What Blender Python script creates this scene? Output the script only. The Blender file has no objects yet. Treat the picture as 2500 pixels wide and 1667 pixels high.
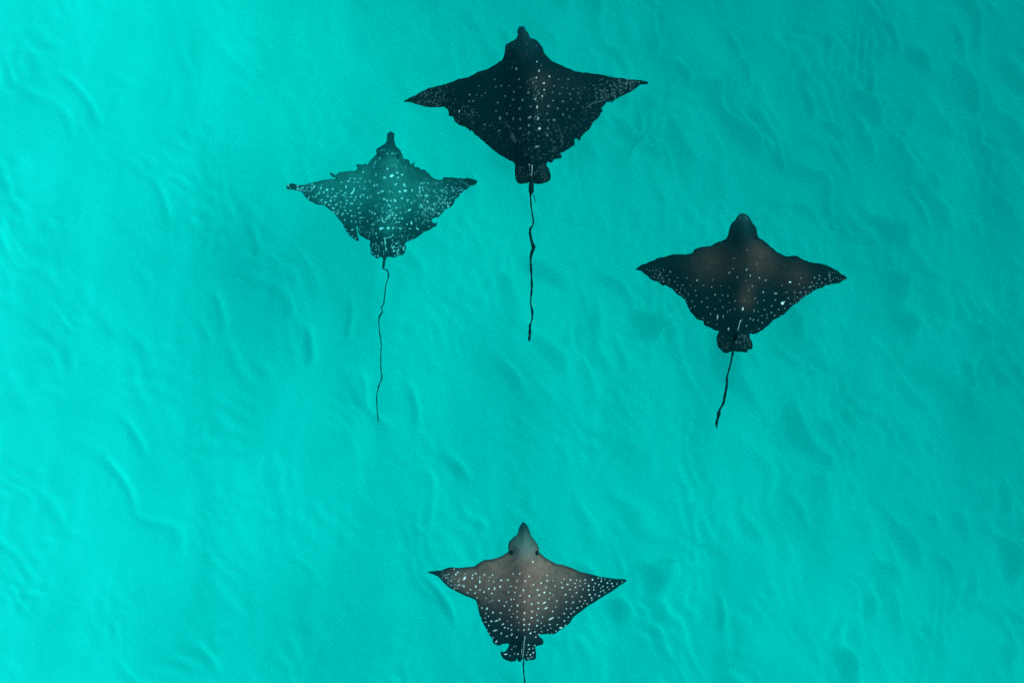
import bpy, math
import numpy as np
from mathutils import Vector
from mathutils.kdtree import KDTree

SC = bpy.context.scene
COL = SC.collection

# ------------------------------------------------------------------ camera, sky, sun, exposure
H = 15.0                       # drone height above the water
S = 8.5 / 2500.0               # metres on the water per pixel of the photograph
cam = bpy.data.objects.new('camera', bpy.data.cameras.new('camera'))
COL.objects.link(cam)
SC.camera = cam
cam.location = (0, 0, H)
cam.rotation_euler = (0, 0, 0)
cam.data.sensor_width = 36
cam.data.lens = 36 * H / 8.5
cam.data.clip_end = 2000

SUN_EL, SUN_ROT = math.radians(36), math.radians(62)
world = bpy.data.worlds.new('World')
SC.world = world
world.use_nodes = True
wn = world.node_tree
sky = wn.nodes.new('ShaderNodeTexSky')
sky.sky_type = 'NISHITA'
sky.sun_disc = False
sky.sun_elevation = SUN_EL
sky.sun_rotation = SUN_ROT
bg = wn.nodes['Background']
wn.links.new(sky.outputs[0], bg.inputs[0])
bg.inputs[1].default_value = 0.10

sun_data = bpy.data.lights.new('sun', 'SUN')
sun_data.energy = 3.6
sun_data.angle = math.radians(40)
sun_data.color = (1.0, 0.96, 0.9)
sun = bpy.data.objects.new('sun', sun_data)
COL.objects.link(sun)
sd = Vector((math.sin(SUN_ROT) * math.cos(SUN_EL), math.cos(SUN_ROT) * math.cos(SUN_EL), math.sin(SUN_EL)))
sun.rotation_euler = (-sd).to_track_quat('-Z', 'Y').to_euler()
sun.location = sd * 40

SC.view_settings.view_transform = 'Standard'
SC.view_settings.look = 'None'
SC.view_settings.gamma = 1.0
SC.view_settings.exposure = 0.95
SC.cycles.use_denoising = False
SC.cycles.max_bounces = 8
SC.cycles.volume_bounces = 2
SC.cycles.transparent_max_bounces = 16


# ------------------------------------------------------------------ helpers
def make_mesh(name, V, F, mat, smooth=True):
    """one mesh from an n x 3 array and a list of quad / tri index arrays"""
    me = bpy.data.meshes.new(name)
    V = np.asarray(V, dtype=np.float32)
    loops = np.concatenate([np.asarray(f).reshape(-1) for f in F]).astype(np.int32)
    sizes = np.concatenate([np.full(len(f), np.asarray(f).shape[1]) for f in F]).astype(np.int32)
    starts = np.concatenate([[0], np.cumsum(sizes)[:-1]]).astype(np.int32)
    me.vertices.add(len(V))
    me.vertices.foreach_set('co', V.reshape(-1))
    me.loops.add(len(loops))
    me.loops.foreach_set('vertex_index', loops)
    me.polygons.add(len(sizes))
    me.polygons.foreach_set('loop_start', starts)
    me.update(calc_edges=True)
    me.validate()
    if smooth:
        me.polygons.foreach_set('use_smooth', np.ones(len(me.polygons), dtype=bool))
    me.materials.append(mat)
    return me


def link(name, me, parent=None):
    o = bpy.data.objects.new(name, me)
    COL.objects.link(o)
    if parent is not None:
        o.parent = parent
    return o


def new_mat(name):
    m = bpy.data.materials.new(name)
    m.use_nodes = True
    return m, m.node_tree, m.node_tree.nodes['Principled BSDF']


def ramp_axis(half, step, far, grow=1.2):
    a = list(np.arange(0, half + step / 2, step))
    s = step
    while a[-1] < far:
        s *= grow
        a.append(a[-1] + s)
    a = np.array(a)
    return np.concatenate([-a[:0:-1], a])


def waves(X, Y, sp, seed, n, lam0, lam1, ang, spread, power=1.0):
    """random directional wave field, normalised per unit wavelength"""
    r = np.random.default_rng(seed)
    Z = np.zeros_like(X)
    for _ in range(n):
        lam = lam0 * (lam1 / lam0) ** r.random()
        th = math.radians(ang + r.normal() * spread)
        k = 2 * math.pi / lam
        fade = np.clip((lam / sp - 4) / 4, 0, 1)
        Z += fade * lam ** power * np.sin(k * (X * math.cos(th) + Y * math.sin(th)) + r.random() * 6.283)
    return Z / math.sqrt(n / 2)


def sstep(a, b, x):
    t = np.clip((x - a) / (b - a), 0, 1)
    return t * t * (3 - 2 * t)


def grid_mesh(xs, ys):
    X, Y = np.meshgrid(xs, ys)
    sp = np.maximum(np.gradient(xs)[None, :], np.gradient(ys)[:, None])
    ny, nx = X.shape
    idx = np.arange(nx * ny).reshape(ny, nx)
    F = np.stack([idx[:-1, :-1], idx[:-1, 1:], idx[1:, 1:], idx[1:, :-1]], -1).reshape(-1, 4)
    return X, Y, sp, idx, F


# ------------------------------------------------------------------ seabed
CREST = 30.0                   # direction across the ripples, degrees


def seabed_depth(X, Y):
    g = 0.34 * X + 0.36 * Y * sstep(-3.5, 2.0, X + 0.5 * Y)
    d = 3.0 + 1.9 * np.tanh(g / 1.9)
    return d


m_sand, nt, bs = new_mat('pale_sand')
tc = nt.nodes.new('ShaderNodeTexCoord')
mp = nt.nodes.new('ShaderNodeMapping')
mp.inputs['Rotation'].default_value = (0, 0, math.radians(-CREST))
mp.inputs['Scale'].default_value = (1.5, 0.5, 1.0)
nt.links.new(tc.outputs['Object'], mp.inputs['Vector'])
n1 = nt.nodes.new('ShaderNodeTexNoise')
n1.inputs['Scale'].default_value = 1.3
n1.inputs['Detail'].default_value = 5
n1.inputs['Distortion'].default_value = 0.6
nt.links.new(mp.outputs[0], n1.inputs['Vector'])
r1 = nt.nodes.new('ShaderNodeValToRGB')
r1.color_ramp.elements[0].position = 0.3
r1.color_ramp.elements[0].color = (0.49, 0.53, 0.455, 1)
r1.color_ramp.elements[1].position = 0.7
r1.color_ramp.elements[1].color = (0.60, 0.65, 0.56, 1)
nt.links.new(n1.outputs['Fac'], r1.inputs['Fac'])
nt.links.new(r1.outputs['Color'], bs.inputs['Base Color'])
bs.inputs['Roughness'].default_value = 0.95
bs.inputs['Specular IOR Level'].default_value = 0.1

xs = ramp_axis(5.6, 0.02, 150)
ys = ramp_axis(4.2, 0.02, 150)
X, Y, sp, idx, F = grid_mesh(xs, ys)
env = np.clip(0.55 + 0.5 * waves(X, Y, sp, 11, 24, 0.9, 3.0, CREST, 50, 0.0), 0.1, 2)
calm = 0.12 + 0.86 * sstep(-2.6, 3.0, X + 0.6 * Y)
env *= calm      # stronger relief on the deeper side, where the imitated water ripples show more
XW = X + 0.05 * waves(X, Y, sp, 5, 16, 0.5, 1.6, 0, 90, 0.0)
YW = Y + 0.05 * waves(X, Y, sp, 6, 16, 0.5, 1.6, 0, 90, 0.0)
a = waves(XW, YW, sp, 21, 70, 0.22, 0.6, CREST, 20, 0.0)
b = waves(XW, YW, sp, 22, 60, 0.6, 2.2, CREST - 5, 32, 0.0)
c = waves(XW, YW, sp, 23, 60, 0.11, 0.26, CREST, 30, 0.0)
ridge = env * np.where(a > 0, a ** 2, -0.12 * np.tanh(a ** 2 / 0.12))
# added sand ridges standing in for bright glints on the water: x, y on the photo (px / 2352 wide), length, tilt of the crest in degrees from vertical, height
GLINT_RIDGES = [(1758,122,60,12,1),(1915,190,90,18,1),(1972,75,110,-8,.8),(2075,150,70,-5,1),(1483,285,110,-15,1.2),(1440,250,80,48,.8),(1163,55,60,15,1),
          (752,48,60,10,.7),(728,790,80,8,1.1),(815,735,90,-6,.7),(958,925,90,12,.7),(1955,1010,90,50,.7),(70,1015,80,2,.7),(1805,300,40,35,.8),
          (2232,382,50,30,.8),(1430,810,90,20,.6),(2305,865,70,10,.8),(1655,1400,80,5,.7),(1350,850,80,28,.6),(2130,15,80,25,.9),(2300,20,80,20,.9),
          (1020,1360,120,32,.7),(845,890,70,10,.6),(1270,160,60,30,.6),(1600,120,70,30,.7),(2190,450,120,30,.7),(1560,340,70,20,.6),(1990,330,120,35,.8),
          (340,1090,120,30,.5),(540,720,90,12,.5),(250,250,120,40,.4),(1170,620,70,0,.5),(610,560,80,15,.5),(2080,1300,90,15,.6),(1850,1180,100,30,.6),(420,480,100,20,.4)]
sharp = np.zeros_like(X)
for (px, py, ln, tilt, kh) in GLINT_RIDGES:
    f = 8.5 / 2352 * (H + 3.0) / H
    x0, y0 = (px - 1176) * f, (784 - py) * f
    t = math.radians(tilt)
    al = (X - x0) * math.sin(t) - (Y - y0) * math.cos(t)
    ac = (X - x0) * math.cos(t) + (Y - y0) * math.sin(t)
    ac = ac + 0.5 * al ** 2
    L_ = ln * f * 0.5
    w_ = 0.034
    sharp += kh * np.exp(-(al / L_) ** 4 - (ac / w_) ** 2)
fine = 0.26 + 0.74 * calm
c = c * np.clip(0.5 + 0.6 * waves(X, Y, sp, 12, 24, 0.7, 2.4, 0, 90, 0.0), 0.1, 1.8)
d = waves(X + 0.3 * b * 0.1, Y, sp, 24, 50, 0.3, 0.9, CREST + 60, 25, 0.0)      # weaker second train across the first
relief = 0.025 * ridge + 0.024 * calm * b + 0.0078 * fine * c + 0.0050 * fine * d + 0.052 * sharp  # sand relief shaped so that its shading imitates ripple light on the water
lean = 1.2 * 0.025 * ridge + 1.3 * 0.0078 * fine * c + 0.8 * 0.052 * sharp          # crests lean sunward so their lit faces imitate bright water streaks
X = X + lean * math.cos(math.radians(CREST))
Y = Y + lean * math.sin(math.radians(CREST))
Z = -seabed_depth(X, Y) + relief
me = make_mesh('seabed', np.stack([X, Y, Z], -1).reshape(-1, 3), [F], m_sand)
seabed = link('seabed', me)
seabed['kind'] = 'structure'

# ------------------------------------------------------------------ water body (clear sea water that absorbs red)
m_water = bpy.data.materials.new('sea_water')
m_water.use_nodes = True
nt = m_water.node_tree
nt.nodes.clear()
out = nt.nodes.new('ShaderNodeOutputMaterial')
va = nt.nodes.new('ShaderNodeVolumeAbsorption')
va.inputs['Color'].default_value = (0.0, 0.938, 0.9365, 1)
va.inputs['Density'].default_value = 1.5
vs = nt.nodes.new('ShaderNodeVolumeScatter')
vs.inputs['Color'].default_value = (0.0, 1.0, 0.99, 1)
vs.inputs['Density'].default_value = 0.10
vs.inputs['Anisotropy'].default_value = 0.3
add = nt.nodes.new('ShaderNodeAddShader')
nt.links.new(va.outputs[0], add.inputs[0])
nt.links.new(vs.outputs[0], add.inputs[1])
nt.links.new(add.outputs[0], out.inputs['Volume'])

xs = ramp_axis(5.4, 0.06, 120, 1.3)
ys = ramp_axis(4.0, 0.06, 120, 1.3)
X, Y, sp, idx, F = grid_mesh(xs, ys)
WH = 0.012 * waves(X, Y, sp, 31, 60, 0.35, 1.6, CREST, 25, 1.0) + 0.006 * waves(X, Y, sp, 32, 40, 0.3, 0.7, CREST, 30, 0.0)
V = np.stack([X, Y, WH], -1).reshape(-1, 3)
n0 = len(V)
ring = np.concatenate([idx[0, :-1], idx[:-1, -1], idx[-1, :0:-1], idx[:0:-1, 0]])
low = V[ring].copy()
low[:, 2] = -7.0
V = np.vstack([V, low, [[0, 0, -7.0]]])
k = len(ring)
j = np.arange(k)
j2 = (j + 1) % k
sides = np.stack([ring[j2], ring[j], n0 + j, n0 + j2], -1)
bottom = np.stack([n0 + j2, n0 + j, np.full(k, n0 + k)], -1)
me = make_mesh('water', V, [F, sides, bottom], m_water)
water = link('water', me)
water['kind'] = 'structure'


# ------------------------------------------------------------------ rays
def to_world(px, py, depth):
    f = S * (H + depth) / H
    return (px - 1250.0) * f, (833.5 - py) * f


def catmull(P, step):
    """closed Catmull-Rom curve through P resampled about every STEP metres"""
    P = np.asarray(P, float)
    n = len(P)
    out = []
    for i in range(n):
        p0, p1, p2, p3 = P[i - 1], P[i], P[(i + 1) % n], P[(i + 2) % n]
        m = max(2, int(np.hypot(*(p2 - p1)) / step))
        t = (np.arange(m) / m)[:, None]
        out.append(0.5 * (2 * p1 + (p2 - p0) * t + (2 * p0 - 5 * p1 + 4 * p2 - p3) * t ** 2 + (3 * p1 - p0 - 3 * p2 + p3) * t ** 3))
    return np.vstack(out)


def inside_rows(gx, gy, C):
    """even-odd inside test of the grid gx x gy against the closed polyline C, row by row"""
    A, B = C, np.roll(C, -1, 0)
    res = np.zeros((len(gy), len(gx)), bool)
    for r, y in enumerate(gy):
        hit = (A[:, 1] > y) != (B[:, 1] > y)
        if hit.any():
            a, b = A[hit], B[hit]
            xc = np.sort(a[:, 0] + (y - a[:, 1]) / (b[:, 1] - a[:, 1]) * (b[:, 0] - a[:, 0]))
            res[r] = np.searchsorted(xc, gx) % 2 == 1
    return res


def nearest(Q, C):
    """distance to and nearest point on the closed polyline C (densified) for points Q"""
    D = np.vstack([C + (np.roll(C, -1, 0) - C) * t for t in (0, 0.34, 0.67)])
    kd = KDTree(len(D))
    for i, p in enumerate(D):
        kd.insert((p[0], p[1], 0), i)
    kd.balance()
    dist = np.empty(len(Q)); near = np.empty((len(Q), 2))
    for i, q in enumerate(Q):
        c, _, d = kd.find((q[0], q[1], 0))
        dist[i] = d
        near[i] = c.x, c.y
    return dist, near


def tube(path, radii, sides=8, flat=1.0):
    """closed swept tube; returns vertices and faces"""
    P = np.asarray(path, float)
    T = np.gradient(P, axis=0)
    T /= np.linalg.norm(T, axis=1)[:, None] + 1e-9
    up = np.array([0, 0, 1.0])
    R = np.cross(T, up); R /= np.linalg.norm(R, axis=1)[:, None] + 1e-9
    U = np.cross(R, T)
    an = np.arange(sides) / sides * 2 * math.pi
    V = P[:, None] + np.asarray(radii)[:, None, None] * (np.cos(an)[None, :, None] * R[:, None] + flat * np.sin(an)[None, :, None] * U[:, None])
    n = len(P)
    V = V.reshape(-1, 3)
    i = np.arange(n - 1)[:, None] * sides
    q = np.arange(sides)[None]
    q2 = (q + 1) % sides
    F = np.stack([i + q, i + q2, i + sides + q2, i + sides + q], -1).reshape(-1, 4)
    V = np.vstack([V, P[:1] , P[-1:]])
    c0, c1 = len(V) - 2, len(V) - 1
    s = np.arange(sides)
    s2 = (s + 1) % sides
    caps = np.vstack([np.stack([s2, s, np.full(sides, c0)], -1), np.stack([(n - 1) * sides + s, (n - 1) * sides + s2, np.full(sides, c1)], -1)])
    return V, F, caps


def ray_skin(name, dark, brown, white, head):
    m, nt, bs = new_mat(name)
    def attr(nm):
        a = nt.nodes.new('ShaderNodeAttribute'); a.attribute_name = nm; return a
    tc = nt.nodes.new('ShaderNodeTexCoord')
    nz = nt.nodes.new('ShaderNodeTexNoise')
    nz.inputs['Scale'].default_value = 22
    nz.inputs['Detail'].default_value = 6
    nz.inputs['Roughness'].default_value = 0.7
    nt.links.new(tc.outputs['Object'], nz.inputs['Vector'])
    mr = nt.nodes.new('ShaderNodeMapRange')
    mr.inputs['From Min'].default_value = 0.3; mr.inputs['From Max'].default_value = 0.7
    mr.inputs['To Min'].default_value = 0.6; mr.inputs['To Max'].default_value = 1.35
    nt.links.new(nz.outputs['Fac'], mr.inputs['Value'])
    mul = nt.nodes.new('ShaderNodeMath'); mul.operation = 'MULTIPLY'; mul.use_clamp = True
    nt.links.new(attr('pale').outputs['Fac'], mul.inputs[0]); nt.links.new(mr.outputs[0], mul.inputs[1])
    def mix(fac, ca, cb):
        x = nt.nodes.new('ShaderNodeMix'); x.data_type = 'RGBA'
        nt.links.new(fac, x.inputs['Factor'])
        for sock, v in ((x.inputs[6], ca), (x.inputs[7], cb)):
            if hasattr(v, 'links'): nt.links.new(v, sock)
            else: sock.default_value = (*v, 1)
        return x.outputs[2]
    # dark skin with a fine mottling of its own
    n2 = nt.nodes.new('ShaderNodeTexNoise'); n2.inputs['Scale'].default_value = 60; n2.inputs['Detail'].default_value = 4
    nt.links.new(tc.outputs['Object'], n2.inputs['Vector'])
    d2 = tuple(min(1, v * 1.9) for v in dark)
    base = mix(n2.outputs['Fac'], dark, d2)
    base = mix(mul.outputs[0], base, brown)
    base = mix(attr('snout').outputs['Fac'], base, head)
    col = mix(attr('spot').outputs['Fac'], base, white)
    nt.links.new(col, bs.inputs['Base Color'])
    bs.inputs['Roughness'].default_value = 0.6
    bs.inputs['Specular IOR Level'].default_value = 0.0
    bp = nt.nodes.new('ShaderNodeBump'); bp.inputs['Strength'].default_value = 0.25; bp.inputs['Distance'].default_value = 0.01
    nt.links.new(nz.outputs['Fac'], bp.inputs['Height'])
    nt.links.new(bp.outputs[0], bs.inputs['Normal'])
    return m


m_eye, nt, bs = new_mat('eye_black')
bs.inputs['Base Color'].default_value = (0.002, 0.005, 0.007, 1)
bs.inputs['Roughness'].default_value = 0.6
bs.inputs['Specular IOR Level'].default_value = 0.05
m_spine, nt, bs = new_mat('pale_spine')
nz = nt.nodes.new('ShaderNodeTexNoise'); nz.inputs['Scale'].default_value = 40
cr = nt.nodes.new('ShaderNodeValToRGB')
cr.color_ramp.elements[0].color = (0.12, 0.2, 0.2, 1); cr.color_ramp.elements[1].color = (0.5, 0.55, 0.52, 1)
nt.links.new(nz.outputs['Fac'], cr.inputs['Fac']); nt.links.new(cr.outputs['Color'], bs.inputs['Base Color'])
bs.inputs['Roughness'].default_value = 0.5

STEP = 0.005


def build_ray(spec):
    ox, oy, sc = spec['zoom']
    depth = spec['depth']
    zp = lambda x, y: to_world(ox + x * sc, oy + y * sc, depth)
    out = np.array([zp(x, y) for x, y in spec['outline']])
    cx, cy = zp(*spec['centre'])
    rng = np.random.default_rng(spec['seed'])
    C = catmull(out, 0.004) - (cx, cy)
    # refraction by water ripples put into the outline's shape as correlated jitter
    nC = len(C)
    tang = np.roll(C, -1, 0) - np.roll(C, 1, 0)
    nrm = np.stack([tang[:, 1], -tang[:, 0]], -1) / (np.linalg.norm(tang, axis=1)[:, None] + 1e-9)
    jit = np.zeros(nC)
    for width, amp in ((3, 0.0022), (8, 0.0022)):
        w = np.exp(-0.5 * (np.arange(-4 * width, 4 * width + 1) / width) ** 2)
        x = np.convolve(np.concatenate([(g := rng.normal(size=nC)), g[:8 * width]]), w, 'valid')[:nC]
        jit += amp * x / x.std()
    rag = np.full(nC, spec.get('ragged', 1.0))
    for (x, y, rad, k) in spec.get('ripple_broken', ()):         # edges that the imitated refraction breaks up the most
        wx, wy = zp(x, y)
        rag = rag + k * np.exp(-((C[:, 0] - wx + cx) ** 2 + (C[:, 1] - wy + cy) ** 2) / (rad * sc * S) ** 2)
    C = C + nrm * (jit * rag)[:, None]
    # grid clipped to the outline
    lo, hi = C.min(0) - 2 * STEP, C.max(0) + 2 * STEP
    gx = np.arange(lo[0], hi[0], STEP); gy = np.arange(lo[1], hi[1], STEP)
    X, Y = np.meshgrid(gx, gy)
    ny, nx = X.shape
    Q = np.stack([X, Y], -1).reshape(-1, 2)
    cin = inside_rows(gx[:-1] + STEP / 2, gy[:-1] + STEP / 2, C).reshape(-1)
    gin = inside_rows(gx, gy, C).reshape(-1)
    idx = np.arange(nx * ny).reshape(ny, nx)
    quads = np.stack([idx[:-1, :-1], idx[:-1, 1:], idx[1:, 1:], idx[1:, :-1]], -1).reshape(-1, 4)[cin]
    used, inv = np.unique(quads, return_inverse=True)
    quads = inv.reshape(-1, 4)
    Q = Q[used]
    ins = gin[used]
    cnt = np.bincount(quads.reshape(-1), minlength=len(Q))
    edge = cnt < 4
    dist, near = nearest(Q, C)
    Q[edge] = near[edge]
    dist[edge] = 0
    dist[~ins & ~edge] = 0
    # midline frame: v from snout (0) to tail root (1), u sideways
    p0 = np.array(zp(*spec['snout'])) - (cx, cy); p1 = np.array(zp(*spec['root'])) - (cx, cy)
    ax = p1 - p0; Lb = np.linalg.norm(ax); ax /= Lb
    sd_ = np.array([-ax[1], ax[0]])

    def uv(P):
        return (P - p0) @ sd_, ((P - p0) @ ax) / Lb

    span = spec['span']

    def lift(u, v):
        """height of the mid surface: wings bend, snout dips, trailing edge waves a little"""
        w = np.abs(u) / (span / 2)
        side = np.where(u > 0, spec['bend'][0], spec['bend'][1])
        z = side * w ** 2
        z = z - spec.get('dip', 0.05) * sstep(0.30, 0.0, v)
        z = z + 0.012 * np.sin(9 * v + 5 * u) * sstep(0.15, 0.5, w)
        return z

    def half(u, v, d):
        wing = 0.026 * np.clip(d / 0.14, 0, 1) ** 0.7
        prof = sstep(-0.05, 0.22, v) * (1 - 0.85 * sstep(0.5, 1.0, v))
        hump = 0.055 * prof * np.exp(-(u / (0.085 * span)) ** 2) * sstep(0.0, 0.10, d)
        ridge = 0.002 * np.exp(-(u / 0.02) ** 2) * sstep(0.35, 0.6, v) * sstep(0, .05, d)
        return (0.003 + wing + hump) * span / 2.0, ridge

    u, v = uv(Q)
    hh, rd = half(u, v, dist)
    hh[edge] = 0
    zm = lift(u, v)
    top = np.column_stack([Q, zm + hh + rd])
    bot = np.column_stack([Q, zm - 0.7 * hh])
    nT = len(Q)
    bmap = np.full(nT, -1)
    inner = np.where(~edge)[0]
    bmap[edge] = np.where(edge)[0]
    bmap[inner] = nT + np.arange(len(inner))
    V = np.vstack([top, bot[inner]])
    FB = bmap[quads][:, ::-1]
    # tail: swept tube rooted inside the body, same mesh
    tz, tw = [], []
    tox, toy, tsc = spec['tail_zoom']
    for (x, y, w) in spec['tail']:
        wx, wy = to_world(tox + x * tsc, toy + y * tsc, depth)
        tz.append((wx - cx, wy - cy)); tw.append(max(w * tsc * S * 0.5 * 1.3, 0.0045))
    tz = np.array(tz); tw = np.array(tw)
    seg = np.concatenate([[0], np.cumsum(np.hypot(*np.diff(tz, axis=0).T))])
    tt = np.linspace(0, seg[-1], int(seg[-1] / 0.012))
    tx = np.interp(tt, seg, tz[:, 0]); ty = np.interp(tt, seg, tz[:, 1]); tr = np.interp(tt, seg, tw)
    # round the corners of the traced line a little
    ker = np.array([1, 2, 1]) / 4.0
    for arr in (tx, ty, tr):
        arr[1:-1] = np.convolve(arr, ker, 'same')[1:-1]
    tr *= 1 + 0.22 * np.convolve(rng.normal(size=len(tr) + 2), np.ones(3) / 1.7, 'valid')[:len(tr)].clip(-1.2, 1.6)
    tr[-3:] *= (0.85, 0.6, 0.3)
    zt = -spec.get('tail_drop', 0.02) * tt + 0.012 * np.sin(tt * 9)
    TV, TF, TC = tube(np.stack([tx, ty, zt], -1), tr)
    nB = len(V)
    V = np.vstack([V, TV])
    me = make_mesh('eagle_ray_body', V, [quads, FB, TF + nB, TC + nB], spec['mat'])
    # skin marks, plus ripple sheen painted on the largest ray
    P2 = Q
    spot = np.zeros(nT)
    inten = spec['spot']

    def stamp(x, y, aa, bb, ang, k):
        wx, wy = zp(x, y)
        dx, dy = P2[:, 0] - (wx - cx), P2[:, 1] - (wy - cy)
        t = math.radians(-ang)
        ra, rb = aa * sc * S * spec.get('fat', 1.0), bb * sc * S * spec.get('fat', 1.0)
        near_ = np.where(np.abs(dx) + np.abs(dy) < 3 * ra + 0.02)[0]
        if not len(near_): return
        e = np.hypot((dx[near_] * math.cos(t) + dy[near_] * math.sin(t)) / ra, (-dx[near_] * math.sin(t) + dy[near_] * math.cos(t)) / rb)
        spot[near_] = np.maximum(spot[near_], k * sstep(1.45, 0.65, e))

    for s_ in spec['spots']:
        kk = inten * rng.uniform(0.55, 1.0) * (spec.get('rear_dim', 1.0) if s_[1] > 1290 else 1.0)
        if len(s_) == 2: stamp(*s_, 6, 6, 0, kk)
        elif len(s_) == 3: stamp(s_[0], s_[1], s_[2], s_[2], 0, kk)
        elif len(s_) == 4: stamp(*s_, 0, kk)
        elif len(s_) == 5: stamp(*s_, kk)
        else: stamp(*s_[:5], s_[5])
    # fine speckle in the zones where the photo shows it: (x, y, radius, count, size, strength)
    for (x, y, rad, n, size, k) in spec.get('fine', ()):
        for _ in range(n):
            r_ = rad * math.sqrt(rng.random()); th = rng.random() * 6.283
            sz = size * rng.uniform(0.6, 1.3)
            stamp(x + r_ * math.cos(th), y + r_ * math.sin(th), sz * rng.uniform(1, 1.7), sz, rng.uniform(-90, 90), k * spec.get('fine_k', 1.0) * rng.uniform(0.3, 1.0))

    def blobs(lst):
        f = np.zeros(nT)
        for (x, y, rad, k) in lst:
            wx, wy = zp(x, y)
            r2 = ((P2[:, 0] - wx + cx) ** 2 + (P2[:, 1] - wy + cy) ** 2) / (rad * sc * S) ** 2
            f = 1 - (1 - f) * (1 - k * np.exp(-r2))
        return f
    pale = blobs(spec['pale'])
    snout = blobs(spec['head'])
    # a narrow darker hem along the fin edge
    hem = spec.get('hem', 0.25)
    pale *= hem + (1 - hem) * sstep(0.0, 0.035, dist)
    full = len(V)
    for nm, arr in (('spot', spot), ('pale', pale), ('snout', snout)):
        at = me.attributes.new(nm, 'FLOAT', 'POINT')
        data = np.zeros(full, dtype=np.float32)
        data[:nT] = arr
        at.data.foreach_set('value', data)

    root = bpy.data.objects.new('eagle_ray', None)
    root.empty_display_size = 0.2
    COL.objects.link(root)
    root.location = (cx, cy, -depth)
    root['label'] = spec['label']
    root['category'] = 'eagle ray'
    root['group'] = 'eagle rays swimming together'
    link('body', me, root)

    def top_z(x, y):
        i = ((Q - (x, y)) ** 2).sum(1).argmin()
        return top[i, 2]
    # eyes: flattened domes on the sides of the head
    for (ex, ey, er) in spec['eyes']:
        wx, wy = zp(ex, ey); wx -= cx; wy -= cy
        r_ = er * sc * S
        n_, m_ = 12, 7
        th = np.arange(n_) / n_ * 2 * math.pi
        ph = np.linspace(-1.35, 1.35, m_)
        EV = np.array([[0.6 * math.cos(p) * math.cos(t), 1.2 * math.cos(p) * math.sin(t), 0.7 * math.sin(p)] for p in ph for t in th]) * r_
        q = np.arange(n_); q2 = (q + 1) % n_
        EF = np.vstack([np.stack([i * n_ + q, i * n_ + q2, (i + 1) * n_ + q2, (i + 1) * n_ + q], -1) for i in range(m_ - 1)])
        EV = np.vstack([EV, [[0, 0, -0.7 * r_], [0, 0, 0.7 * r_]]])
        EC = np.vstack([np.stack([q2, q, np.full(n_, len(EV) - 2)], -1), np.stack([(m_ - 1) * n_ + q, (m_ - 1) * n_ + q2, np.full(n_, len(EV) - 1)], -1)])
        e = link('eye', make_mesh('eye', EV, [EF, EC], m_eye), root)
        e.location = (wx, wy, top_z(wx, wy) - 0.1 * r_)
    # dorsal fin: a small upright leaf at the tail root
    (fx, fy), (gx_, gy_) = spec['fin']
    a_ = np.array(zp(fx, fy)) - (cx, cy); b_ = np.array(zp(gx_, gy_)) - (cx, cy)
    nseg = 9
    t = np.linspace(0, 1, nseg)
    base = a_[None] + (b_ - a_)[None] * t[:, None]
    zb = np.array([max(top_z(*p), zt[0]) for p in base]) - 0.006
    hgt = 0.045 * np.sin(np.clip(t * 1.15, 0, 1) * math.pi * 0.55) * np.where(t > 0.85, (1 - t) / 0.15 * 0.7 + 0.3, 1) + 0.004
    th_ = 0.006 * (1 - 0.5 * t)
    n2 = np.array([-(b_ - a_)[1], (b_ - a_)[0]]); n2 /= np.linalg.norm(n2)
    lv = np.column_stack([base + n2 * th_[:, None], zb]); rv = np.column_stack([base - n2 * th_[:, None], zb]); tv = np.column_stack([base, zb + hgt])
    FV = np.vstack([lv, rv, tv]); i = np.arange(nseg - 1)
    FF = np.vstack([np.stack([i, i + 1, 2 * nseg + i + 1, 2 * nseg + i], -1), np.stack([nseg + i + 1, nseg + i, 2 * nseg + i, 2 * nseg + i + 1], -1), np.stack([i + 1, i, nseg + i, nseg + i + 1], -1)])
    FT = np.array([[0, 2 * nseg, nseg], [nseg - 1, 2 * nseg - 1, 3 * nseg - 1]])
    fm = make_mesh('dorsal_fin', FV, [FF, FT], spec['mat'])
    link('dorsal_fin', fm, root)
    # tail spines: pale (or dark) barbs lying on the tail root
    for pts, wpx, mt in spec['spines']:
        P = np.array([zp(x, y) for x, y in pts]) - (cx, cy)
        s2 = np.concatenate([[0], np.cumsum(np.hypot(*np.diff(P, axis=0).T))])
        tt2 = np.linspace(0, s2[-1], 14)
        px_, py_ = np.interp(tt2, s2, P[:, 0]), np.interp(tt2, s2, P[:, 1])
        pz = np.array([top_z(a1, b1) if inside_rows([a1], [b1], C)[0, 0] else 0.0 for a1, b1 in zip(px_, py_)])
        pz = np.maximum.accumulate(pz[::-1])[::-1] + 0.010
        rr = wpx * sc * S * 0.5 * np.linspace(1, 0.35, 14)
        SV, SF, SK = tube(np.stack([px_, py_, pz], -1), rr, 6)
        link('tail_spine', make_mesh('tail_spine', SV, [SF, SK], m_spine if mt == 'pale' else spec['mat']), root)
    return root


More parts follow.
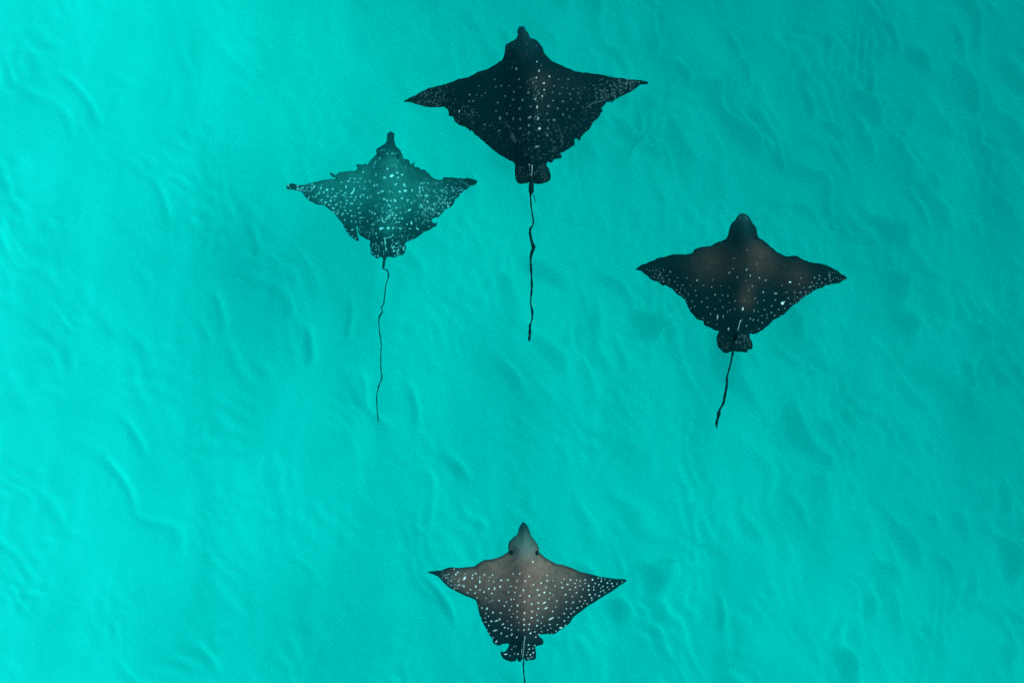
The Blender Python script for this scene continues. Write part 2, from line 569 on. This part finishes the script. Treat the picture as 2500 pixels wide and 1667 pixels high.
# --- the large dark ray that leads at the top
R1 = dict(
    label='largest eagle ray, near black with faint speckles, top of the picture ahead of the others',
    zoom=(960, 40, 0.28061), depth=0.22, centre=(1170, 720), snout=(1112, 80), root=(1197, 1440), span=2.0, bend=(-0.03, -0.03), dip=0.05,
    seed=1, fine_k=0.3, ragged=0.8, ripple_broken=[(520,900,90,2.2),(650,985,90,2.2),(1860,800,90,2.5),(1700,980,90,1.2),(1590,1090,60,1.5),(1420,1230,70,1.0)], spot=0.20, fat=0.95,
    outline=[(1095,82),(1135,80),(1150,105),(1170,135),(1180,165),(1200,185),(1240,200),(1275,235),(1300,275),(1315,325),(1345,355),(1385,390),(1440,420),(1500,445),(1570,465),(1640,485),(1720,492),(1800,505),(1880,527),(1960,537),(2040,547),(2120,551),(2180,558),(2220,575),(2200,588),(2150,597),(2110,625),(2060,660),(2000,690),(1950,715),(1900,735),(1880,742),(1925,757),(1875,770),(1830,798),(1852,828),(1820,850),(1770,905),(1720,955),(1680,1005),(1640,1055),(1610,1085),(1590,1078),(1582,1112),(1555,1140),(1500,1170),(1450,1195),(1455,1225),(1400,1260),(1380,1278),(1345,1275),(1340,1300),(1358,1330),(1368,1385),(1362,1420),(1330,1445),(1290,1460),(1250,1462),(1222,1450),(1212,1432),(1185,1432),(1165,1450),(1120,1460),(1085,1450),(1068,1420),(1060,1380),(1055,1330),(1060,1300),(1040,1265),(1000,1242),(950,1215),(900,1185),(850,1145),(800,1100),(750,1060),(710,1030),(690,995),(665,1000),(640,985),(622,955),(570,935),(530,905),(510,870),(480,860),(455,800),(400,788),(330,795),(270,780),(210,760),(150,745),(95,738),(130,715),(180,690),(230,660),(290,630),(340,615),(410,598),(500,572),(580,540),(660,522),(720,492),(790,465),(850,440),(900,415),(940,380),(960,345),(968,300),(980,245),(1010,220),(1050,200),(1075,175),(1085,150),(1078,125),(1085,100)],
    tail_zoom=(1220, 420, 0.2807),
    tail=[(268,-30,30),(272,60,32),(275,100,32),(274,180,28),(266,200,14),(272,280,11),(278,340,9),(295,430,10),(288,468,10),(266,488,18),(262,525,20),(272,575,16),(282,620,18),(298,655,26),(278,700,22),(268,755,17),(272,840,14),(277,920,14),(280,1000,14),(268,1140,10),(285,1215,15),(282,1285,9),(276,1306,12),(263,1320,14),(263,1395,19),(255,1475,19)],
    spots=[(1250,405,5,5,0,.5),(1288,437,5),(1268,485,9,5,80,.6),(1072,470,10,4,70,.6),(1358,530,8,5,40,.6),(1245,545,6,6,0,.6),(1220,597,5),(1310,590,8,7,0,.65),(1313,648,6,6,0,.6),(1295,703,9,5,80,.6),(1237,733,10,4,85,.5),(1270,678,5),(1252,800,14,5,85,.6),(1260,897,12,4,80,.6),(1272,985,11,10,0,.6),(1475,745,10,6),(1390,740,9,6),(1385,668,7),(1448,678,7),(1400,612,7),(1467,624,8,5),(1515,630,6),(1565,638,8,5),(1522,550,7),(1437,553,6),(883,553,5),(892,620,6),(940,612,8,6),(1007,613,8,5),(1093,560,8,5,-40),(1105,632,6),(1050,668,8),(1175,677,10,7,90),(972,702,10,7,30),(800,672,5),(770,697,5),(727,690,8,4),(665,688,9,5),(747,610,5),(662,745,6),(697,742,6),(910,757,10,7),(1045,736,9),(1125,740,10,7,90),(1098,815,10,8),(1020,787,6),(895,827,8,5),(990,855,10,6,60),(930,890,16,8,80),(1045,900,14,5,85),(1105,907,13,6,70),(1187,890,16,8,-30),(1195,797,8),(1350,788,9),(1338,855,8,6,-40),(1430,807,9,7),(1345,912,7),(1400,908,12,9),(1478,860,12,5,80),(1532,880,13,5,80),(1515,812,5),(1565,812,6),(1605,760,6),(1537,680,7),(1545,722,6),(1607,672,6),(1628,715,5),(920,1000,10,6),(1105,985,9,8),(1180,960,9),(1180,1022,8),(1345,980,14,5,85),(1340,1040,9),(1265,1050,6),(1250,1140,18,9,-10),(795,945,7),(745,870,4),(628,797,4),(575,830,10,4,85,.7),(660,865,5),(1035,455,5),(1047,412,5),(995,260,4),(1248,255,5),(1165,237,4),(840,957,5),(1000,960,30,7,45,.05),(1045,1060,45,14,70,.05),(1720,770,60,5,-35,.06),(1790,745,60,4,-20,.08)],  # the faint wing streaks at the end paint in water ripple sheen
    fine=[(330,700,120,90,4,.4),(240,725,70,40,4,.4),(450,720,120,50,4,.3),(1990,620,110,110,5,.5),(1850,650,110,60,5,.4),(1700,700,120,40,4,.35),(2100,585,50,25,4,.45),(600,860,130,60,5,.3),(1300,1100,200,150,4,.3),(1500,1050,170,90,4,.25),(900,1080,180,90,4,.22),(1290,1370,70,45,4,.3),(1120,1370,60,35,4,.3),(1200,600,60,22,4,.4),(1270,700,60,30,4,.4),(1250,870,40,22,4,.35),(1130,260,130,40,4,.12),(1700,880,100,40,4,.25)],
    pale=[(1290,580,100,.2),(1300,800,80,.1),(1500,620,150,.08)], head=[(1120,160,90,.5),(1140,270,140,.3),(1115,95,50,.5)],
    eyes=[(1010,352,26),(1288,345,24)], fin=((1197,1255),(1195,1375)), spines=[([(1183,1290),(1190,1385)], 9, 'pale'),([(1207,1300),(1204,1400)], 8, 'pale'),([(1222,1555),(1240,1630)], 10, 'dark')])

# --- the pale, densely spotted ray
R2 = dict(
    label='pale teal eagle ray covered in white spots, with curled left wingtip, left of largest ray',
    zoom=(680, 300, 0.21684), depth=0.62, centre=(1190, 850), snout=(1250, 80), root=(1195, 1505), span=1.6, bend=(-0.02, -0.02), dip=0.16,
    seed=2, fine_k=0.75, hem=0.8, ragged=0.8, ripple_broken=[(1480,450,120,2.5),(1600,520,100,2.0),(620,590,60,1.5),(900,500,80,1.5),(1110,300,60,1.2),(1780,1110,80,2.5),(1900,980,100,1.0),(2150,660,100,1.0)], spot=0.85, fat=1.0,
    outline=[(1215,110),(1230,90),(1252,80),(1275,90),(1290,115),(1292,170),(1305,220),(1325,260),(1360,310),(1385,370),(1400,405),(1440,415),(1480,450),(1530,440),(1540,490),(1600,520),(1650,545),(1700,580),(1720,610),(1790,640),(1840,638),(1860,610),(1930,615),(2010,622),(2090,628),(2150,640),(2225,650),(2230,665),(2200,690),(2150,720),(2100,755),(2060,790),(2030,830),(1985,860),(1970,905),(1930,955),(1890,985),(1850,1025),(1790,1065),(1740,1085),(1735,1108),(1800,1115),(1790,1150),(1730,1180),(1670,1215),(1620,1245),(1550,1290),(1490,1330),(1430,1350),(1435,1390),(1420,1440),(1400,1480),(1350,1490),(1310,1515),(1250,1510),(1215,1515),(1180,1518),(1150,1508),(1110,1522),(1070,1500),(1045,1480),(1040,1430),(1030,1385),(1030,1330),(990,1310),(950,1285),(915,1270),(900,1225),(890,1165),(878,1170),(882,1220),(891,1270),(902,1310),(895,1332),(850,1310),(810,1280),(775,1230),(740,1180),(700,1110),(650,1050),(600,995),(550,955),(500,925),(440,915),(380,890),(330,865),(290,830),(265,800),(240,780),(190,765),(150,755),(110,755),(85,735),(85,705),(105,685),(140,675),(175,685),(210,700),(280,690),(350,680),(420,665),(490,645),(560,640),(625,635),(640,610),(590,585),(575,560),(630,580),(660,575),(740,560),(800,545),(860,530),(875,500),(865,485),(940,480),(970,462),(1000,480),(1020,450),(1060,400),(1100,350),(1105,290),(1140,260),(1180,230),(1205,190),(1212,150)],
    tail_zoom=(860, 600, 0.2807),
    tail=[(287,-40,26),(285,30,26),(285,95,20),(275,150,14),(270,203,13),(285,207,13),(303,208,12),(318,240,9),(314,275,8),(290,340,7),(285,400,7),(276,460,9),(273,512,8),(252,528,6),(252,552,6),(266,570,7),(245,600,9),(232,620,9),(230,680,8),(240,770,9),(254,870,9),(245,950,8),(247,1080,8),(259,1148,8),(230,1210,8),(210,1300,7),(213,1380,8),(217,1460,10),(225,1505,10),(222,1530,5)],
    spots=[(953,556,9),(1103,588,8),(1232,528,12,8,80),(1142,402,12,7,80),(1090,450,26,4,-70,.6),(1075,500,16,4,-70,.6),(1200,625,15,10,0),(1280,605,20,13,-30,1),(1340,570,10),(1395,590,9),(1350,622,9),(1325,698,18,7,-35),(1420,705,20,8,60),(1370,780,13,9,70),(1430,770,18,11,0,.7),(1505,765,14,7,80,.6),(1590,735,14,6,90,.8),(1592,780,18,6,85,.6),(1608,685,8),(1640,675,7),(1680,680,7),(1665,825,20,10,20,.6),(1838,770,13,8,60),(1885,730,14,6,30,.5),(1753,770,12,5,80,.5),(1840,825,12,5,85,.6),(1885,850,22,4,-80,.5),(1910,942,14,9,80,.7),(1905,908,14,5,80,.7),(1740,980,14,9,-70,.6),(1850,950,8,8,0,.5),(1770,1080,9,9,0,.4),(1805,1025,12,8,-60,.6),(1655,990,8,5,0,.6),(1475,985,17,8,-35),(1458,873,12,7,0),(1393,855,12,8,-20),(1315,880,18,8,50,.7),(1270,883,10,6,80),(1228,883,8),(1195,865,12,9,30),(1130,798,11,9,-45),(1172,780,20,8,-15),(1082,712,12,8,-60),(1115,708,12,7,70),(1030,663,14,6,85),(982,665,8,6),(925,627,12,4,0),(860,633,12,5,10),(812,628,6),(790,660,12,7,0),(710,673,10,5,-20),(853,675,6),(900,670,6),(912,718,6),(763,722,14,7,85),(707,767,12,6,0),(755,790,8),(740,815,8),(852,755,22,7,-78),(838,785,18,8,-50),(825,798,12,7,-10),(955,815,10,9),(925,830,20,5,85),(970,745,8),(1005,845,12,6,80),(1045,830,12,4,80),(870,840,14,4,80),(815,835,12,4,0),(640,830,18,7,10),(557,832,11,9),(588,880,12,8,80),(530,897,14,8,-10),(485,870,14,6,-30),(515,785,8),(548,757,14,9,30),(480,738,14,8,85),(487,705,6),(400,725,24,5,-60,.7),(460,790,16,5,-70,.6),(425,830,14,5,-50,.6),(335,855,8),(612,748,9),(700,895,7),(650,922,14,7,-35),(570,925,10,6,70),(700,945,10,5,80),(763,915,7),(825,910,16,6,0),(857,873,10,5),(930,915,10,5,0),(905,960,10,6,-40),(615,962,16,7,15),(620,1003,18,7,40),(665,1018,22,7,-50),(720,1028,18,7,-60),(755,990,8),(812,990,8),(915,1015,15,6,-8),(930,1070,20,5,-5),(1058,1015,9),(1088,1028,9),(1030,998,7),(1005,1110,9,7,60),(1070,1145,14,5,-75,.7),(1120,1110,9,5,80,.6),(745,1093,12,7,-60),(780,1020,8),(860,1050,6),(825,1050,8),(820,1110,10,5,40,.5),(870,1115,10,5,-70,.6),(1100,1250,14,6,85,.8),(1165,1190,20,9,0,1),(1150,1200,7,12,0,1),(1240,1190,12,10,0,1),(1290,1190,8),(1185,1115,22,7,35),(1173,1085,12,5,80),(1200,1305,11),(1180,1010,9,5,90),(1175,965,9,4,90),(1255,942,16,6,40),(1330,962,10,5,-20),(1373,962,5),(1268,995,6),(1330,1045,7),(1312,1080,8),(1283,1050,6),(1250,1083,6),(1362,1120,7),(1395,1080,8),(1375,1015,6),(1448,1145,9,5,40),(1498,1130,20,7,80,.8),(1565,1195,16,6,15,.8),(1370,1190,14,5,20,.8),(1480,1195,14,4,0,.6),(1610,940,24,6,55,.7),(1680,890,18,5,60,.7),(1590,955,10,5,30,.5),(1500,910,9,6,30,.6),(1265,780,7),(1297,795,4),(1975,770,14,6,70,.5),(2065,755,14,8,-40,.5),(2140,700,9,5,0,.4),(2045,800,10,6,-40,.6),(1760,1010,10,5,60,.5),(1330,1360,16,5,-20,.6),(1300,1395,14,5,-10,.6),(1345,1440,18,5,-35,.7),(1410,1410,14,5,-40,.7),(1300,1445,8),(1310,1495,8,5,0,.6),(1095,1360,6),(1065,1370,6),(1100,1430,9,6),(1085,1500,9,6),(1120,1500,7),(1055,1460,6),(1205,1350,20,7,80),(1215,1430,16,7,85),(1170,1355,16,6,60),(660,1070),(700,1105),(735,1150),(765,1200),(790,1245),(830,1275),(870,1300),(830,1205,14,5,-15,.6),(1185,300,6),(1160,300,6),(1280,345,8,6,80,.7),(1225,350,6),(105,705,12,10,0,.6),(210,750,8),(230,745,7),(130,735,10,4,30,.5),(1230,1295,6),(1260,1290,12,4,-35,.8),(1290,1265,14,4,-50,.8),(1110,1290,14,4,60,.7)],
    fine=[(330,780,110,40,6,.7),(250,740,70,24,6,.6),(1800,830,230,90,7,.5),(2050,740,110,50,6,.45),(1700,1100,170,70,6,.45),(1550,950,140,40,6,.5),(1000,1180,120,40,6,.4),(1400,1270,130,40,6,.4),(1180,1000,120,40,5,.7),(600,900,180,40,6,.7),(1340,1420,80,25,6,.6),(1110,1420,70,20,6,.6),(1300,1080,70,26,5,.7),(1700,680,140,24,5,.5),(1350,430,110,30,5,.3)],
    pale=[(1230,650,260,.9),(900,700,300,.85),(560,750,260,.8),(1500,750,260,.8),(1800,740,220,.5),(1250,950,200,.6),(1220,1180,100,.65),(1750,900,180,.2),(1230,450,160,.8),(820,950,150,.25)],
    head=[(1240,330,130,.35),(1252,150,100,.25)],
    eyes=[(1122,362,26),(1345,385,26)], fin=((1197,1330),(1193,1440)), spines=[([(1197,1320),(1212,1450)], 13, 'pale'),([(1172,1350),(1190,1420),(1183,1500)], 9, 'pale')])

# --- the dark ray on the right with brown shoulders
R3 = dict(
    label='dark eagle ray with dim brown shoulders and sparse white dots, on the right side',
    zoom=(1530, 500, 0.24235), depth=0.22, centre=(1130, 780), snout=(1180, 80), root=(1090, 1480), span=1.74, bend=(-0.03, -0.05), dip=0.05,
    seed=3, fine_k=0.5, rear_dim=0.3, ragged=1.0, spot=0.48, fat=0.78,
    outline=[(1140,95),(1175,80),(1215,90),(1245,125),(1270,170),(1300,215),(1320,260),(1325,300),(1345,335),(1390,370),(1440,405),(1500,460),(1560,495),(1630,520),(1700,505),(1750,520),(1800,555),(1870,580),(1950,595),(2040,620),(2110,650),(2160,690),(2210,715),(2222,745),(2180,765),(2110,790),(2030,805),(1960,835),(1900,865),(1850,890),(1790,935),(1730,985),(1660,1035),(1610,1085),(1550,1120),(1480,1160),(1440,1200),(1400,1230),(1370,1270),(1330,1300),(1280,1308),(1240,1300),(1245,1340),(1262,1370),(1272,1400),(1268,1450),(1230,1462),(1215,1485),(1160,1480),(1110,1475),(1080,1470),(1055,1480),(1000,1495),(960,1475),(930,1440),(908,1390),(910,1330),(930,1275),(880,1255),(820,1235),(780,1205),(770,1170),(720,1155),(680,1115),(645,1070),(620,1020),(600,970),(560,935),(510,895),(475,855),(440,825),(400,810),(365,815),(330,790),(270,760),(215,720),(160,670),(130,658),(95,650),(130,620),(170,590),(230,565),(290,545),(370,525),(440,505),(520,495),(580,497),(660,480),(690,445),(750,420),(830,415),(890,395),(930,370),(990,350),(1020,320),(1025,270),(1040,225),(1070,180),(1105,140)],
    tail_zoom=(1700, 800, 0.1658),
    tail=[(585,100,26),(560,250,26),(540,340,22),(510,500,18),(470,660,22),(450,740,32),(455,840,28),(435,950,28),(422,1010,24),(412,1080,36),(400,1120,30),(345,1210,28),(322,1320,38),(298,1400,36),(302,1490,14)],
    spots=[(1205,457,8,4,0),(1073,543,5),(1305,600,5),(1063,650,6),(1198,658,11,6,-60),(1025,685,14,5,-45),(1103,732,11,5,-35),(1235,716,9,6,80),(1332,738,7),(1395,760,8),(1188,765,4),(1258,823,8,5,80),(1220,865,5),(1020,836,4),(940,818,5),(853,828,6),(862,757,9,4,10),(772,812,6),(708,761,12,6,-35),(605,741,5),(510,735,5),(640,813,6),(563,812,7),(513,810,5),(690,863,6),(623,902,5),(590,865,5),(543,842,6),(503,858,5),(485,775,5),(700,915,6),(887,905,10,7,70),(958,910,8,5,80),(1012,918,9,5,60),(808,942,8,4,-30),(755,977,8,5,-70),(937,965,7,4,60),(1083,970,6),(1175,970,7,4,-20),(1285,942,6),(1370,880,10,6,60),(1376,963,6),(1312,988,5),(1028,988,4),(963,1030,10,5,-70),(887,1053,8,4,70),(812,1030,9,5,30),(1083,1053,11,4,85),(1160,1050,18,7,-80,1),(1277,1067,15,4,75),(1320,1075,5),(1385,1057,8,5,50),(1455,1085,9,5,20),(1457,1020,8,5,-60),(843,1100,14,5,75),(912,1130,30,8,-83),(968,1125,18,3,90,.4),(1035,1060,8,3,90,.4),(1008,1075,10,3,80,.4),(1240,1148,9,6,70),(1270,1160,10,5,-50),(1318,1162,7,4,80),(1358,1117,6),(1412,1142,6),(1410,1108,5),(1490,1115,11,4,20),(1203,1220,7,5,-45),(1150,1165,15,4,-80),(1022,1250,16,8,80,.7),(820,1183,6),(905,1205,5),(768,1140,5),(685,1025,6),(660,972,6),(645,1042,8,4,-40),(1365,1188,6),(1330,1250,6,4,0,.4),(1258,1275,5,4,0,.4),(1497,892,18,7,5),(1606,882,6),(1690,882,6),(1752,882,9,6,80),(1780,835,6),(1734,800,6),(1642,780,13,6,0,1),(1752,740,6),(1562,812,5),(1845,828,22,4,-15),(1890,735,8),(1940,715,6),(1940,748,6),(1860,783,9,4,-30),(1912,790,6),(1963,787,5),(1997,750,7),(2040,715,6),(2045,738,5),(2057,768,5),(2080,748,4),(2110,735,5),(2135,750,4),(2160,748,4),(2190,752,4),(1870,860,5),(1908,830,5),(1945,817,4),(2005,800,4),(1885,815,5),(1805,880,8,4,80),(1838,880,5),(1798,912,5),(1768,925,5),(1718,932,5),(1690,950,6),(1748,948,5),(1730,970,4),(1705,980,5),(1680,997,5),(1647,997,6),(1590,1045,6),(1528,1055,6),(1625,940,10,7,30),(1565,992,16,16,0,1),(1583,980,10,5,-40,1),(1495,960,6),(1550,1115,5),(438,675,12,5,85),(335,710,12,6,-60),(405,712,6),(358,742,9,5,-30),(370,772,9,5,-20),(340,770,5),(287,695,5),(282,727,5),(253,725,5),(265,665,5),(233,660,4),(368,650,4),(318,740,5),(298,660,4),(205,650,4),(340,690,5),(428,755,6),(425,785,5),(533,885,6),(565,918,6),(595,945,5),(610,975,4),(545,900,4),(965,1330,6),(930,1358,6),(1022,1385,9,5,0),(1008,1438,9,7,0),(975,1420,5),(995,1355,4),(1048,1350,5),(1130,1330,12,5,-75),(1160,1313,9),(1185,1337,6),(1145,1395,5),(1155,1420,6),(1190,1405,6),(1215,1375,6),(1165,1440,5),(1190,1440,5),(1110,1440,4),(1125,1405,4),(1210,1445,4)],
    fine=[(300,700,90,26,4,.3),(560,880,80,18,4,.3),(2050,750,90,22,4,.35),(1760,940,90,16,4,.35),(1180,1380,70,30,4,.3),(980,1400,70,16,4,.25),(1180,110,60,20,4,.25)],
    pale=[(1330,500,130,.75),(1380,620,160,.6),(830,590,190,.6),(1710,720,150,.5),(1190,960,90,.7),(1220,820,70,.5),(1040,600,120,.25)], head=[(1185,120,70,.7),(1180,230,110,.25)],
    eyes=[(1040,352,24),(1305,335,24)], fin=((1112,1240),(1097,1370)), spines=[([(1135,1165),(1105,1290),(1095,1400)], 7, 'pale')])

# --- the brown-fronted ray with bright spots at the bottom
R4 = dict(
    label='brown fronted eagle ray with many bright white spots, trailing alone at the bottom',
    zoom=(1020, 1260, 0.25962), depth=0.21, centre=(1030, 700), snout=(997, 75), root=(993, 1340), span=1.65, bend=(-0.03, -0.05), dip=0.18,
    seed=4, fine_k=0.7, ragged=0.5, spot=0.92, fat=0.74,
    outline=[(975,90),(997,75),(1030,105),(1050,145),(1062,190),(1090,225),(1120,260),(1138,300),(1142,335),(1165,360),(1200,385),(1240,410),(1290,435),(1340,450),(1400,470),(1460,490),(1530,520),(1600,540),(1680,560),(1760,575),(1830,582),(1900,587),(1950,592),(1967,605),(1950,625),(1900,655),(1850,690),(1800,720),(1740,760),(1680,800),(1620,830),(1560,870),(1510,910),(1460,955),(1430,1000),(1390,1035),(1330,1070),(1280,1105),(1220,1110),(1160,1110),(1140,1125),(1170,1150),(1183,1180),(1170,1205),(1130,1215),(1105,1225),(1110,1260),(1113,1300),(1110,1335),(1090,1348),(1050,1350),(1015,1360),(1005,1335),(985,1335),(970,1362),(945,1362),(935,1335),(925,1358),(890,1365),(850,1358),(810,1340),(785,1300),(782,1265),(800,1277),(830,1260),(850,1225),(857,1195),(800,1200),(770,1212),(740,1205),(705,1180),(700,1150),(670,1110),(640,1050),(610,1000),(590,950),(575,900),(560,840),(548,795),(500,765),(440,745),(380,715),(320,685),(260,640),(210,590),(170,555),(95,535),(110,525),(170,518),(220,512),(270,490),(310,480),(370,488),(440,480),(520,470),(570,440),(620,415),(690,402),(760,385),(810,360),(850,330),(852,280),(870,240),(900,210),(935,185),(950,140)],
    tail_zoom=(1020, 1260, 0.25962),
    tail=[(985,1180,20),(992,1260,16),(996,1340,11),(992,1400,10),(998,1480,10),(1007,1568,10),(1010,1700,9),(998,1850,9),(1012,2000,8),(1020,2250,8),(1010,2450,6)],
    spots=[(375,525,8),(340,497,5),(358,545,12,9,-50),(440,580,24,10,-60),(388,600,7),(388,643,10,8),(434,655,18,9,80),(415,650,6),(445,540,6),(497,688,9,6,40),(470,714,9,6,30),(512,577,8),(515,550,7),(545,535,8),(583,568,6),(583,610,16,7,85,.85),(545,655,14,8,80),(540,720,10,6,-40),(585,688,6),(625,545,8),(680,568,5),(703,545,9,5,80),(665,600,6),(713,610,6),(785,595,12,8,0),(848,591,10,8,0),(895,530,7),(957,530,7),(1047,553,7),(1009,598,9),(933,598,7),(775,655,12,8,20),(722,674,16,8,-75),(668,676,7),(623,708,12,7,-60),(696,720,10,5,80),(873,650,8),(922,657,8),(853,705,10,8,60),(912,705,7),(992,682,9),(1087,633,7),(1160,621,7),(1217,551,6),(1217,600,8),(1273,600,6),(1290,650,6),(1205,661,9,7,0),(1127,684,8),(1190,709,9,8,0),(1142,732,11,8,-50),(1048,738,8),(962,732,7),(1243,716,6),(1275,736,5),(1235,770,5),(1390,732,8),(1452,750,7),(1358,666,12,8,30),(1408,637,13,8,10),(1430,684,10,5,-10),(1352,618,6),(1376,588,5),(1436,595,7),(1493,597,6),(1526,605,6),(1573,595,6),(1478,628,6),(1525,648,6),(1483,663,6),(1553,682,6),(1573,626,5),(1607,650,8),(1643,594,8),(1607,689,8),(1655,688,6),(1668,628,6),(1655,660,5),(1697,580,5),(1727,583,4),(1725,608,6),(1703,640,6),(1760,588,5),(1783,625,7),(1783,663,6),(1740,657,5),(1745,695,7),(1720,672,5),(1720,705,6),(1760,716,5),(1825,630,6),(1875,620,4),(1873,636,5),(1835,655,5),(1800,683,5),(1808,602,5),(1920,618,4),(1492,713,7),(1540,752,6),(1615,734,12,6,-20),(1668,732,6),(1705,746,12,6,-10),(1633,762,7),(1637,782,5),(1573,790,5),(1522,795,7),(1460,803,10,6,-30),(1396,800,7),(1308,791,8),(1297,846,6),(1268,887,7),(1190,806,20,6,-30),(1207,856,20,6,-25),(1133,806,8),(1072,813,8),(1003,791,11,8,90),(1133,858,7),(1076,883,10,7,90),(1002,897,8),(934,884,7),(938,826,12,9,-60),(903,770,10,5,85),(877,771,12,6,85),(834,797,10,6,85),(763,786,12,6,35),(815,836,9,6,60),(880,836,6),(863,873,7),(897,905,5),(882,936,6),(935,938,6),(702,785,6),(678,800,6),(640,766,6),(557,765,6),(650,866,13,8,-65),(602,860,11,5,80),(570,838,9,4,80),(707,900,14,9,80,.6),(779,902,11,6,10),(640,912,7),(665,938,8,5,90),(633,955,7),(597,960,6),(640,995,8,5,80),(668,1025,8,5,80),(692,983,12,6,0),(740,978,22,7,-20),(770,962,9,9),(800,1008,14,6,-30),(727,1070,26,7,-18),(785,1095,12,6,-50),(838,1122,8),(883,1105,14,7,-60),(930,1130,10,5,-60),(817,1040,7),(848,1045,6),(880,1013,6),(880,1058,8,6),(945,1058,6),(950,988,6),(843,978,4),(998,958,8),(1070,943,8),(1118,918,6),(1173,938,5),(1128,972,7),(1000,1008,9),(1048,1006,8,7),(997,1058,8),(1043,1053,7),(1060,1092,12,6,-60),(1120,1020,9,7,50),(1160,998,5),(1158,1047,6),(1188,1022,7,4,90),(1253,956,32,8,-25),(1325,946,6),(1376,908,9,7),(1440,858,6),(1397,865,6),(1500,856,6),(1540,843,5),(1593,820,6),(1560,815,5),(1468,893,6),(1442,910,5),(1415,943,6),(1378,978,7),(1312,1013,9,5,-15),(1240,1012,11,6,0),(1345,1044,18,7,-10),(1388,1020,7),(1298,1075,6),(1250,1048,6),(1220,1065,6),(1165,1080,6),(1258,1098,6),(1220,1105,5),(1140,1107,10,5,-5),(1100,1080,10,4,0),(1108,1130,8,4,10),(738,1175,16,7,-60),(708,1138,9,5,60),(672,1100,10,5,70),(653,1068,9,4,70),(615,998,6),(827,1293,20,5,-10),(883,1245,6),(905,1218,5),(927,1216,5),(910,1287,7,5,90),(943,1290,6),(867,1305,6),(1040,1203,7),(1048,1243,6),(1035,1270,5),(1058,1296,6),(1085,1278,7),(1078,1320,5),(1033,1330,5),(1043,1335,5),(1025,1296,5),(1100,1210,7),(1060,1322,4),(1085,1238,5),(1080,421,7),(265,580,12,4,85,.7)],
    fine=[(290,610,70,28,5,.7),(220,555,40,12,4,.5),(340,640,60,18,5,.7)],
    pale=[(1000,340,130,.55),(1170,480,200,1.0),(760,490,230,.9),(430,580,150,.8),(1040,680,260,.75),(1420,570,170,.6),(1020,930,90,.35),(650,680,170,.5),(1180,850,110,.3),(1280,680,150,.3)],
    head=[(1000,300,110,.8),(1000,230,80,.3)],
    eyes=[(888,347,29),(1122,354,26)], fin=((988,1120),(982,1235)), spines=[([(1008,1118),(998,1180),(996,1245),(993,1320)], 7, 'pale'),([(982,1160),(977,1250),(984,1330)], 6, 'pale')])

BROWN = (0.140, 0.075, 0.060)
R1['mat'] = ray_skin('near_black_ray_skin', (0.0003, 0.0040, 0.0060), (0.06, 0.045, 0.04), (0.55, 0.60, 0.60), (0.006, 0.020, 0.026))
R2['mat'] = ray_skin('pale_teal_ray_skin', (0.001, 0.010, 0.012), (0.028, 0.125, 0.108), (0.85, 0.85, 0.80), (0.02, 0.06, 0.065))
R3['mat'] = ray_skin('dark_brown_ray_skin', (0.0006, 0.0045, 0.006), (0.042, 0.023, 0.019), (0.65, 0.68, 0.66), (0.012, 0.030, 0.036))
R4['mat'] = ray_skin('brown_ray_skin', (0.001, 0.0075, 0.010), BROWN, (0.85, 0.85, 0.82), (0.085, 0.088, 0.082))

for spec in (R1, R2, R3, R4):
    build_ray(spec)
